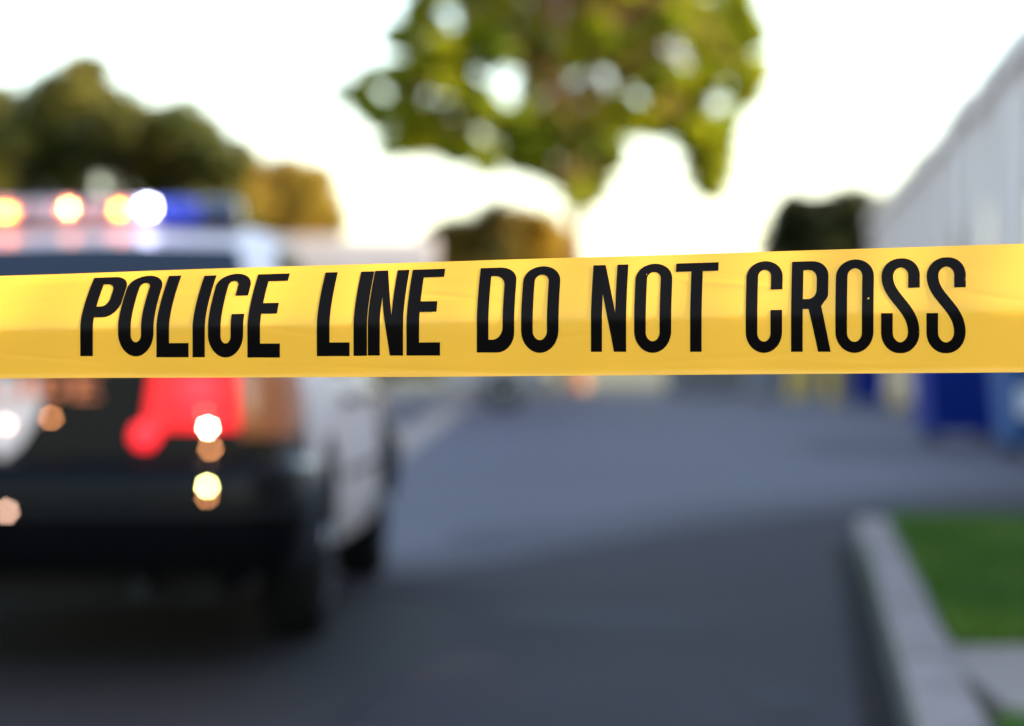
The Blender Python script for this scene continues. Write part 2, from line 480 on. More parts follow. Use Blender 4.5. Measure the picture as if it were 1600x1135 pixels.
for k in range(9000):
    x, y, r = rndT.uniform(520, 1210), rndT.uniform(-230, 325), rndT.uniform(17, 31)
    if not in_poly(CROWN, x, y): continue
    if any(math.hypot(x - hx, y - hy) < hr * .88 + .48 * r for hx, hy, hr in HOLES): continue
    if any((x - a) ** 2 + (y - b) ** 2 < 23 ** 2 for a, b in spots): continue
    spots.append((x, y))
    cls.append(cl(x, y, r, DT, rndT.uniform(-4.5, 4.5)))
fk = at(900, 315, DT)
tree('lime_tree', 'tall lime green tree with open airy crown in the centre background', (at(898, 560, DT).x, DT, 0), fk, 0.34, cls, 110000, 0.22, M['leaf_lime'], M['bark'], shell=0.6)

def rand_clumps(px0, px1, ytop, ybot, d, n, rmin, rmax, topf=None):
    out = []
    for i in range(n):
        x = px0 + (px1 - px0) * ((i * 0.618034) % 1.0)
        yt = topf(x) if topf else ytop
        r = rndT.uniform(rmin, rmax)
        y = yt + r + (ybot - yt) * rndT.random() ** 1.15
        out.append(cl(x, y, r, d, rndT.uniform(-2, 2)))
    return out

# the broad dark tree on the left
DL = 56
tf = lambda x: 72 + ((x - 140) / 250) ** 2 * 150 + 14 * math.sin(x * 0.045)
cs = rand_clumps(-140, 360, 100, 430, DL, 130, 34, 54, tf)
cs += [cl(20, 225, 52, DL), cl(-25, 185, 50, DL), cl(60, 265, 50, DL), cl(0, 280, 50, DL, 1), cl(110, 275, 45, DL, 1), cl(235, 235, 50, DL), cl(195, 262, 45, DL), cl(275, 255, 42, DL), cl(240, 190, 40, DL, 1.5), cl(250, 290, 45, DL, 1)]
tree('oak_tree', 'broad dark olive tree with dense rounded crown above the police car', (at(100, 560, DL).x, DL, 0), at(100, 440, DL), 0.22, cs, 64000, 0.12, M['leaf_dark'], M['bark2'])
DL2 = 66
tf = lambda x: 196 + max(0, x - 300) * .26 + 10 * math.sin(x * 0.05)
cs = rand_clumps(290, 512, 230, 420, DL2, 64, 26, 44, tf)
tree('golden_tree', 'smaller golden leaved tree right of the dark crown on the left', (at(420, 560, DL2).x, DL2, 0), at(420, 430, DL2), 0.15, cs, 28000, 0.12, M['leaf_gold'], M['bark2'])  # golden sunlight is part of its leaf colour
# clipped trees behind the truck
DC = 99
tf = lambda x: 303 + 8 * math.sin(x * 0.07)
cs = rand_clumps(680, 795, 318, 470, DC, 34, 26, 38, tf)
tree('hedge_tree', 'low olive brown tree behind the white truck', (at(740, 560, DC).x, DC, 0.02), at(740, 470, DC), 0.2, cs, 14000, 0.17, M['leaf_olive'], M['bark2'])
cs = rand_clumps(800, 885, 312, 470, DC + 3, 30, 26, 38, tf)
tree('rust_tree', 'low rusty brown tree just left of the tall lime tree trunk', (at(845, 560, DC + 3).x, DC + 3, 0.02), at(845, 470, DC + 3), 0.2, cs, 13000, 0.17, M['leaf_gold'], M['bark2'])  # orange of the low sun is painted into its leaves
DR = 96
tf = lambda x: 268 + ((x - 1335) / 100) ** 2 * 30 + 6 * math.sin(x * 0.08)
cs = rand_clumps(1205, 1410, 300, 480, DR, 60, 24, 40, tf)
cs += [cl(x_, 330 + abs(x_ - 1330) * .18, 44, DR, 1) for x_ in range(1240, 1400, 26)]
tree('evergreen_tree', 'dark round evergreen standing beyond the end of the warehouse', (at(1300, 560, DR).x, DR, 0.02), at(1300, 470, DR), 0.2, cs, 30000, 0.17, M['leaf_black'], M['bark2'])

# ------------------------------------------------------------------ wheels
def wheel(parent, x, y, r, w, side, rim_mat, n=32):
    m = MB()
    s = side
    m.lathe([(-w / 2, r * 0.62), (-w / 2, r * 0.9), (-w * 0.38, r * 0.985), (-w * 0.2, r), (w * 0.2, r), (w * 0.38, r * 0.985), (w / 2, r * 0.9), (w / 2, r * 0.62)], 'x', n)
    t = m.build('wheel', M['rubber'], parent, True)
    t.location = (x, y, r)
    m = MB()
    m.lathe([(s * w * 0.30, r * 0.60), (s * (w / 2 + 0.006), r * 0.63), (s * (w / 2 + 0.004), r * 0.57), (s * w * 0.36, r * 0.52), (s * w * 0.34, r * 0.25), (s * w * 0.40, r * 0.2), (s * w * 0.42, r * 0.02)], 'x', n)
    rim = m.build('rim', rim_mat, t, True)
    m = MB(); m.lathe([(s * w * 0.42, r * 0.21), (s * (w * 0.5 + 0.005), r * 0.17), (s * (w * 0.5 + 0.012), r * 0.02)], 'x', 20)
    m.build('hub_cap', M['chrome'], t, True)
    return t

# ------------------------------------------------------------------ police car
CAR = tag(empty('police_car', (-1.69, 9.45, 0), R(-1.5)), 'black and white police sedan seen from behind with flashing roof lights', 'car')
# stations: y, half width, bottom, top
ST = [(0.12, .86, .42, .93), (0.15, .92, .40, 1.00), (0.30, .958, .34, 1.03), (0.80, .985, .27, 1.05), (1.30, .99, .25, 1.06), (2.5, .99, .22, 1.03),
      (3.8, .99, .22, 1.00), (4.4, .98, .24, .95), (5.0, .95, .27, .86), (5.25, .90, .30, .79), (5.36, .80, .36, .71)]
def stat(y):
    for a, b in zip(ST, ST[1:]):
        if a[0] <= y <= b[0]:
            t = (y - a[0]) / (b[0] - a[0])
            return [a[i] + (b[i] - a[i]) * t for i in range(1, 4)]
    return list(ST[0][1:]) if y < ST[0][0] else list(ST[-1][1:])
def prof(y):
    w, b, t = stat(y)
    m1 = min(.62, b + (t - b) * .55); m2 = b + (t - b) * .72
    return [(0, b), (.80 * w, b), (.94 * w, b + .05), (.99 * w, b + .16), (w, m1), (.985 * w, m2), (.955 * w, t - .07), (.91 * w, t - .02), (.82 * w, t), (.4 * w, t + .012), (0, t + .016)]
ys = []
for a, b in zip(ST, ST[1:]):
    k = max(1, int((b[0] - a[0]) / 0.25))
    ys += [a[0] + (b[0] - a[0]) * i / k for i in range(k)]
ys.append(ST[-1][0])
m = MB()
rows = []
for y in ys:
    p = prof(y)
    ring = [(x, y, z) for x, z in p] + [(-x, y, z) for x, z in reversed(p[1:-1])]
    rows.append(ring)
n = len(rows[0])
vs = [v for r_ in rows for v in r_]
fs = [(i * n + k, i * n + (k + 1) % n, (i + 1) * n + (k + 1) % n, (i + 1) * n + k) for i in range(len(rows) - 1) for k in range(n)]
fs += [tuple(range(n)), tuple(range((len(rows) - 1) * n, len(rows) * n))]
m.add(vs, fs)
body = m.build('body', M['black'], CAR, True)
cut = MB()
WY = (1.17, 4.08); WR = 0.335
for wy in WY:
    for s in (-1, 1):
        cut.lathe([(s * 0.68, 0.385), (s * 1.2, 0.385)], 'x', 32, (0, wy, 0.34))
co = cut.build('cutter', None)
co.parent = CAR
bpy.context.view_layer.update()
md = body.modifiers.new('arch', 'BOOLEAN'); md.object = co; md.solver = 'EXACT'; md.operation = 'DIFFERENCE'
dg = bpy.context.evaluated_depsgraph_get()
nm = bpy.data.meshes.new_from_object(body.evaluated_get(dg))
body.modifiers.clear(); body.data = nm
bpy.data.objects.remove(co)
if not nm.materials: nm.materials.append(M['black'])

def sweep(path, sec, closed=False):
    """path: list of (x,y); sec: list of (out, z) offsets; outwards = right of travel"""
    m = MB(); vs = []; ns = len(sec)
    for i, p in enumerate(path):
        a = Vector(path[max(i - 1, 0)]); b = Vector(path[min(i + 1, len(path) - 1)])
        t = (b - a).normalized(); nrm = Vector((t.y, -t.x))
        for o, z in sec: vs.append((p[0] + nrm.x * o, p[1] + nrm.y * o, z))
    fs = [(i * ns + k, i * ns + (k + 1) % ns, (i + 1) * ns + (k + 1) % ns, (i + 1) * ns + k) for i in range(len(path) - 1) for k in range(ns)]
    fs += [tuple(range(ns)), tuple(range((len(path) - 1) * ns, len(path) * ns))]
    return m.add(vs, fs)
half = [(0, 0), (.45, .008), (.70, .03), (.84, .07), (.92, .14), (.965, .26), (.982, .45), (.985, .70)]
rear_path = [(-x, y) for x, y in reversed(half[1:])] + half
bsec = [(-.10, .32), (-.03, .31), (0.0, .36), (.012, .48), (.018, .56), (.012, .64), (-.01, .675), (-.05, .69), (-.10, .69)]
sweep(rear_path, bsec).build('rear_bumper', M['black'], CAR, True)
sweep([(x, y + 0.004) for x, y in rear_path], [(.008, .50), (.026, .505), (.028, .535), (.008, .54)]).build('bumper_strip', M['plastic'], CAR, True)
fhalf = [(x, 5.46 - y) for x, y in half]
front_path = fhalf[::-1] + [(-x, y) for x, y in fhalf[1:]]
sweep(front_path, bsec).build('front_bumper', M['black'], CAR, True)
# trunk lid seam: raised lid panel and spoiler lip
m = MB(); m.grid(lambda u, v: (-.70 + 1.4 * u, .17 + 1.0 * v, stat(.17 + v)[2] + .020 + .008 * (1 - (2 * u - 1) ** 2)), 12, 8)
m.grid(lambda u, v: (-.70 + 1.4 * u, .112 - .015 * v, 1.005 + .025 + .008 * (1 - (2 * u - 1) ** 2) - .36 * v), 12, 6)
m.build('trunk_lid', M['black'], CAR, True)

# side panels (white quarter panels and doors) follow the body skin, 6 mm proud
def skin(y, h):
    p = prof(y)[2:9]
    for (x0, z0), (x1, z1) in zip(p, p[1:]):
        if z0 <= h <= z1: return x0 + (x1 - x0) * (h - z0) / max(z1 - z0, 1e-6)
    return p[0][0] if h < p[0][1] else p[-1][0]
def arch(y):
    b = stat(y)[1] + .06
    for wy in WY:
        dy = abs(y - wy)
        if dy < .41: b = max(b, .34 + math.sqrt(.41 ** 2 - dy ** 2))
    return b
def side_panel(name, y0, y1, s, top, mt, off=.007):
    nu, nv = 26, 10
    def fn(o):
        def f(u, v):
            y = y0 + (y1 - y0) * u
            lo = arch(y); z = lo + (top(y) - lo) * v
            return (s * (skin(y, z) + o), y, z)
        return f
    m = MB(); m.grid(fn(off), nu, nv)
    me = m.v[:]
    # rim that turns the panel edge back to the body
    edge = [i for i in range(nu + 1)] + [(j + 1) * (nu + 1) - 1 for j in range(1, nv + 1)] + [nv * (nu + 1) + i for i in range(nu - 1, -1, -1)] + [j * (nu + 1) for j in range(nv - 1, 0, -1)]
    vs = [me[i] for i in edge] + [(me[i][0] - s * (off + .004), me[i][1], me[i][2]) for i in edge]
    k = len(edge)
    m.add(vs, [(i, (i + 1) % k, (i + 1) % k + k, i + k) for i in range(k)])
    return m.build(name, mt, CAR, True)
belt = lambda y: stat(y)[2] - .03
for s in (1, -1):
    side_panel('quarter_panel', .60, 1.735, s, belt, M['white'])
    for name, y0, y1 in (('rear_door', 1.745, 2.795), ('front_door', 2.805, 3.62)):
        dr = side_panel(name, y0, y1, s, belt, M['white'])
        m = MB(); hy = y0 + .12
        m.box(min(s * .975, s * 1.03), max(s * .975, s * 1.03), hy, hy + .2, .84, .875, .008)
        m.build('door_handle', M['plastic'], dr)
    # rub strip
    m = MB(); m.grid(lambda u, v: (s * (skin(1.75 + 1.86 * u, .56) + .016 - .02 * (2 * v - 1) ** 2), 1.75 + 1.86 * u, .54 + .05 * v), 12, 4)
    m.build('rub_strip', M['plastic'], CAR, True)

# greenhouse
GH = [(1.18, 1.055), (1.86, 1.455), (2.10, 1.50), (2.55, 1.555), (3.0, 1.545), (3.22, 1.49), (4.05, .995)]
def gz(y):
    for a, b in zip(GH, GH[1:]):
        if a[0] <= y <= b[0]: return a[1] + (b[1] - a[1]) * (y - a[0]) / (b[0] - a[0])
    return GH[-1][1]
def ghw(z):   # half width of the glasshouse at height z
    return .895 - (z - 1.0) * .50
def gprof(y):
    zt = gz(y); zb = stat(y)[2] - .02
    zs = max(zt - .05, zb + .005)
    wt = ghw(zs) - .02
    return [(ghw(zb), zb), (ghw(zs), zs), (wt - .03, zt - .012 if zt - .012 > zs else zs + .002), (wt - .09, max(zt, zs + .004)), (0, max(zt, zs + .004) + .012)]
gy = [1.18, 1.4, 1.65, 1.86, 1.95, 2.10, 2.3, 2.55, 2.8, 3.0, 3.12, 3.22, 3.5, 3.8, 4.05]
m = MB(); rows = []
for y in gy:
    p = gprof(y)
    rows.append([(x, y, z) for x, z in p] + [(-x, y, z) for x, z in reversed(p[:-1])])
n = len(rows[0])
m.add([v for r_ in rows for v in r_], [(i * n + k, i * n + k + 1, (i + 1) * n + k + 1, (i + 1) * n + k) for i in range(len(rows) - 1) for k in range(n - 1)])
m.build('roof', M['white'], CAR, True)
def end_glass(name, ya, yb):
    def f(u, v):
        y = ya + (yb - ya) * v
        p = gprof(y); w = p[3][0] - .02 - .10 * (1 - v) * 0
        x = (2 * u - 1) * w
        return (x, y, p[4][1] - .012 * abs(2 * u - 1) * w / max(p[3][0], .1) + .006)
    m = MB(); m.grid(f, 14, 10)
    return m.build(name, M['dark_glass'], CAR, True)
end_glass('rear_window', 1.25, 1.855)
end_glass('windshield', 3.98, 3.25)
for s in (1, -1):
    for nme, y0, y1, y2, y3 in (('side_window', 1.75, 2.74, 1.98, 2.74), ('side_window', 2.84, 3.72, 2.84, 3.22)):
        def f(u, v):
            yb = y0 + (y1 - y0) * u; yt = y2 + (y3 - y2) * u
            y = yb + (yt - yb) * v
            zb = stat(y)[2] + .015; zt = gz(y) - .075
            z = zb + max(zt - zb, .01) * v
            return (s * (ghw(z) + .006), y, z)
        m = MB(); m.grid(f, 10, 6); m.build(nme, M['dark_glass'], CAR, True)
    m = MB(); m.box(min(s * .93, s * 1.10), max(s * .93, s * 1.10), 3.55, 3.66, .99, 1.13, .03); m.build('side_mirror', M['black'], CAR, True)
    # tail lamps on the rear corners
    m = MB()
    outl = [(.43, .735), (.475, .80), (.50, .985), (.62, 1.005), (.775, .995), (.785, .785), (.54, .785), (.49, .735)]
    vs = [(s * x, .075 + .02 * max(0, x - .6), z) for x, z in outl] + [(s * x, .16, z) for x, z in outl]
    k = len(outl)
    m.add(vs, [tuple(range(k)), tuple(range(k, 2 * k))] + [(i, (i + 1) % k, (i + 1) % k + k, i + k) for i in range(k)])
    tl = m.build('tail_lamp', M['tail'], CAR)
    if s > 0: tl['label'] = 'glowing red right tail lamp'
    m = MB(); m.lathe([(.060, .045), (.052, .04), (.05, .005)], 'y', 16, (s * .475, 0.012, .765)); m.build('lamp_cell', M['tail_hot'], tl, True)
    m = MB(); m.lathe([(.060, .07), (.05, .06), (.048, .005)], 'y', 16, (s * .655, 0.018, .90)); m.build('lamp_cell', M['tail_hot'], tl, True)
    # amber corner marker wrapping to the side; its orange also paints reflections there
    m = MB()
    path = [(s * .79, .080), (s * .87, .105), (s * .925, .16), (s * .955, .26), (s * .972, .40)]
    vs = []
    for x, y in path:
        vs += [(x, y, .76), (x + s * .006, y - .004, .87), (x - s * .01, y + .004, .985)]
    m.add(vs, [(i * 3 + j, i * 3 + j + 1, (i + 1) * 3 + j + 1, (i + 1) * 3 + j) for i in range(4) for j in range(2)])
    m.build('side_marker', M['amber_lens'], CAR, True)
    # headlamps
    m = MB(); m.box(min(s * .45, s * .88), max(s * .45, s * .88), 5.30, 5.42, .70, .80, .03); m.build('headlamp', M['lens_clear'], CAR, True)
# reflected glints on the car rear, built as small glowing discs
def glow_disc(name, x, y, z, r, mt, parent=CAR):
    m = MB(); m.lathe([(.03, r * 1.0), (.004, r), (0.0, r * .85), (-.003, r * .05)], 'y', 16, (x, y, z))
    return m.build(name, mt, parent, True)
for s in (1, -1):
    glow_disc('reverse_lamp', s * .684, .068, .790, .006, M['l_warm'])
    glow_disc('marker_lamp', s * .694, .050, .722, .006, M['l_brown'])
    glow_disc('bumper_flasher', s * .690, .002, .600, .006, M['l_lime'])
    glow_disc('marker_lamp', s * .690, .002, .566, .006, M['l_brown'])
    glow_disc('marker_lamp', s * .160, .085, .822, .006, M['l_brown'])
glow_disc('plate_lamp', .035, -.022, .52, .014, M['l_peach'])  # bumper reflection added as a glowing disc
# pale shield on the trunk and orange lettering
m = MB()
shield = [(-.135, .96), (.135, .96), (.128, .88), (.10, .80), (.055, .73), (0, .685), (-.055, .73), (-.10, .80), (-.128, .88)]
def lidy(z): return .112 - .015 * (1.03 - z) / .36
vs = [(x, lidy(z) - .012, z) for x, z in shield] + [(x, lidy(z) + .002, z) for x, z in shield]
k = len(shield)
m.add(vs, [tuple(range(k)), tuple(range(k, 2 * k))] + [(i, (i + 1) % k, (i + 1) % k + k, i + k) for i in range(k)])
m.build('shield_emblem', M['decal'], CAR)
glow_disc('emblem_lamp', .012, lidy(.79) - .014, .80, .012, M['l_peach'])  # bright spot on the shield, added as a glowing disc

for wy in WY:
    for s in (1, -1):
        wheel(CAR, s * .87, wy, WR, .225, s, M['dark_steel'])
m = MB(); m.box(-.68, .68, .35, 5.0, .19, .30); m.build('underbody', M['plastic'], CAR)
m = MB(); m.tube([(.45, .9, .24), (.45, .12, .25)], .035, 12); m.build('exhaust_pipe', M['plastic'], CAR, True)

# light bar on the roof
LB = empty('light_bar', (0, 2.45, 1.508)); LB.parent = CAR
m = MB(); m.box(-.56, .51, -.13, .13, .040, .062, .01); m.build('tray', M['plastic'], LB, True)
for s in (-1, 1):
    m = MB(); m.box(s * .42 - .03, s * .42 + .03, -.06, .06, -.03, .05, .006); m.build('foot', M['plastic'], LB)
mods = [(-.555, -.37, 'l_clear'), (-.36, -.15, 'clear'), (-.14, -.02, 'clear'), (-.01, .17, 'clear'), (.18, .34, 'blue'), (.35, .505, 'navy')]
for x0, x1, kind in mods:
    m = MB(); m.box(x0, x1, -.125, .125, .063, .165, .025)
    mt = {'clear': M['lens_clear'], 'l_clear': M['lens_clear'], 'blue': M['l_blue'], 'navy': M['lens_navy']}[kind]
    m.build('lens', mt, LB, True)
def flash(x0, x1, z0, z1, mt):
    m = MB(); m.box(x0, x1, -.150, -.118, z0, z1, .012); m.build('flasher', mt, LB, True)
flash(-.475, -.415, .098, .118, M['l_red'])
flash(-.192, -.172, .112, .136, M['l_redwhite'])
flash(.010, .040, .105, .130, M['l_amber'])
flash(.118, .168, .105, .150, M['l_bluewhite'])

# ------------------------------------------------------------------ box truck behind the police car
DTk = 57.0
TR = tag(empty('box_truck', (-1.5, DTk, 0), R(2)), 'white box truck parked side on behind the police car', 'truck')
m = MB(); m.box(-6.2, 0, 0, 2.3, .95, 3.42, .05); bx = m.build('cargo_box', M['truck'], TR, True)
for i in range(6):
    m = MB(); m.box(-6.15 + i * 1.02, -6.15 + i * 1.02 + .98, -.02, .03, 1.08, 3.2, .008); m.build('side_panel', M['truck'], bx)
m = MB()
cabp = [(0.12, .55), (0.12, 2.25), (.35, 2.35), (.95, 2.32), (1.45, 1.62), (2.05, 1.45), (2.15, 1.2), (2.15, .55)]
k = len(cabp)
m.add([(x, .15, z) for x, z in cabp] + [(x, 2.15, z) for x, z in cabp], [tuple(range(k)), tuple(range(k, 2 * k))] + [(i, (i + 1) % k, (i + 1) % k + k, i + k) for i in range(k)])
cab = m.build('cab', M['truck'], TR)
m = MB(); m.add([(.40, .14, 1.55), (1.30, .14, 1.55), (.92, .14, 2.2), (.40, .14, 2.2)], [(0, 1, 2, 3)]); m.build('side_window', M['dark_glass'], cab)
m = MB(); m.add([(1.00, .3, 2.26), (1.00, 2.0, 2.26), (1.46, 2.0, 1.63), (1.46, .3, 1.63)], [(0, 1, 2, 3)]); m.build('windshield', M['dark_glass'], cab)
m = MB(); m.box(.45, .58, .11, .16, 1.30, 1.34); m.build('door_handle', M['plastic'], cab)
m = MB(); m.box(1.18, 1.26, -.12, .02, 1.6, 1.9, .02); m.build('side_mirror', M['plastic'], cab)
m = MB(); m.box(2.05, 2.25, .1, 2.2, .45, .72, .04); m.build('bumper', M['plastic'], TR)
m = MB(); m.box(-6.0, 2.0, .55, .75, .66, .93); m.box(-6.0, 2.0, 1.55, 1.75, .66, .93); m.build('chassis_rail', M['rust'], TR)
m = MB(); m.tube([(-1.9, .28, .72), (-.9, .28, .72)], .24, 16); m.build('fuel_tank', M['rust'], TR, True)
def twheel(x, y, side):
    w = wheel(TR, 0, 0, .40, .26, side, M['steel'])
    w.location = (x, y, .40); w.rotation_euler = (0, 0, R(90))
for x in (1.35, -4.3):
    twheel(x, .22, -1); twheel(x, 2.08, 1)

# ------------------------------------------------------------------ bins, bollards, cabinet on the right
def wheelie(name, label, x, y, w, dp, h, mt, rz, group='blue bins along the warehouse'):
    t = tag(empty(name, (x, y, 0), rz), label, 'bin', group)
    m = MB()
    z0, z1 = .12, h - .12
    def ring(z, f): return [(-w / 2 * f, -dp / 2 * f, z), (w / 2 * f, -dp / 2 * f, z), (w / 2 * f, dp / 2 * f, z), (-w / 2 * f, dp / 2 * f, z)]
    lv = [(z0, .80), (z0 + .05, .84), (z1 - .10, .97), (z1 - .09, 1.03), (z1, 1.03)]
    vs = [v for z, f in lv for v in ring(z, f)]
    fs = [(i * 4 + k, i * 4 + (k + 1) % 4, (i + 1) * 4 + (k + 1) % 4, (i + 1) * 4 + k) for i in range(len(lv) - 1) for k in range(4)] + [(0, 1, 2, 3), (16, 17, 18, 19)]
    m.add(vs, fs); bd = m.build('body', mt, t)
    m = MB()
    def lidf(u, v): return ((u - .5) * w * 1.08, (v - .5) * dp * 1.08, z1 + .012 + .10 * (1 - (2 * u - 1) ** 4) * (1 - (2 * v - 1) ** 4))
    m.grid(lidf, 12, 10); m.build('lid', mt, t, True)
    m = MB(); m.tube([(-w * .4, dp * .56, z1 - .03), (w * .4, dp * .56, z1 - .03)], .018, 8); m.build('handle', M['plastic'], t)
    for sx in (-1, 1):
        for sy in (-1, 1):
            m = MB(); m.lathe([(-.025, .02), (-.025, .09), (.025, .09), (.025, .02)], 'x', 16, (sx * w * .34, sy * dp * .30, .09))
            m.build('wheel', M['rubber'], t, True)
    for i in range(3):
        m = MB(); m.box(-w * .30 + i * w * .3 - .02, -w * .30 + i * w * .3 + .02, -dp * .49, -dp * .44, .30, z1 - .2, .006); m.build('rib', mt, bd)
    return t
p = at(1497, 690, 35.2)
wheelie('wheeled_bin', 'large dark blue wheeled bin with lid beside the warehouse, nearer of the dark pair', p.x, 35.2, 1.02, .9, 1.25, M['bin'], R(4))
p = at(1355, 636, 60)
wheelie('wheeled_bin', 'small dark blue bin furthest away among yellow posts', p.x, 60, .75, .75, 1.15, M['bin'], R(-3))
p = at(1620, 710, 30.2)
rb = wheelie('recycling_bin', 'lighter blue recycling bin at the right edge with white label', p.x, 30.2, .80, .8, 1.15, M['bin2'], R(6))
m = MB(); m.box(-.30, -.02, -.425, -.395, .42, .72, .004); m.build('label_sticker', M['sticker'], rb)

def bollard(px, py, label, r=.085, h=1.1):
    d_ = CAMZ * F / (py - 560)
    p = at(px, py, d_)
    t = tag(empty('bollard', (p.x, d_, 0)), label, 'bollard', 'yellow posts near the bins')
    m = MB(); m.lathe([(0, r), (h - .06, r), (h - .02, r * .8), (h, r * .3)], 'z', 16); m.build('post', M['yellow_paint'], t, True)
    m = MB(); m.lathe([(0, r * 1.8), (.03, r * 1.7), (.05, r * 1.05)], 'z', 16); m.build('base_collar', M['grey_metal'], t, True)
bollard(1240, 627, 'leftmost yellow steel bollard beside the grey cabinet', .11)
bollard(1262, 622, 'yellow steel bollard second from the grey cabinet', .11)
bollard(1300, 630, 'yellow steel bollard just left of the small blue bin', .11)
bollard(1404, 640, 'yellow steel bollard between the two dark blue bins', .10)
p = at(1192, 622, 72)
cb = tag(empty('utility_cabinet', (p.x, 72, 0)), 'grey metal utility cabinet left of the yellow bollards', 'cabinet')
m = MB(); m.box(-.38, .38, -.25, .25, .08, 1.3, .02); m.build('housing', M['grey_metal'], cb)
m = MB(); m.box(-.42, .42, -.3, .3, 0, .08); m.build('plinth', M['concrete'], cb)
for s in (-1, 1):
    m = MB(); m.box(s * .185 - .17, s * .185 + .17, -.262, -.24, .16, 1.22, .006); dr = m.build('door', M['grey_metal'], cb)
    m = MB(); m.box(s * .04 - .012, s * .04 + .012, -.285, -.262, .62, .74, .004); m.build('handle', M['plastic'], dr)

bwl = tag(empty('block_wall', (4.6, 86, 0)), 'low grey concrete block wall behind the yellow bollards', 'wall')
m = MB(); m.box(0.01, 6.79, .03, .22, 0, 1.9); m.build('core', M['grey_metal'], bwl)
bmesh_ = MB().box(.006, .794, 0, .10, .006, .374, .01).mesh('block')
bmesh_.materials.append(M['block'])
for r_ in range(5):
    for c_ in range(8):
        o = link('block', bmesh_, None, bwl); o.location = (c_ * .8 + (.4 if r_ % 2 else 0), random.uniform(-.006, .006), .38 * r_)
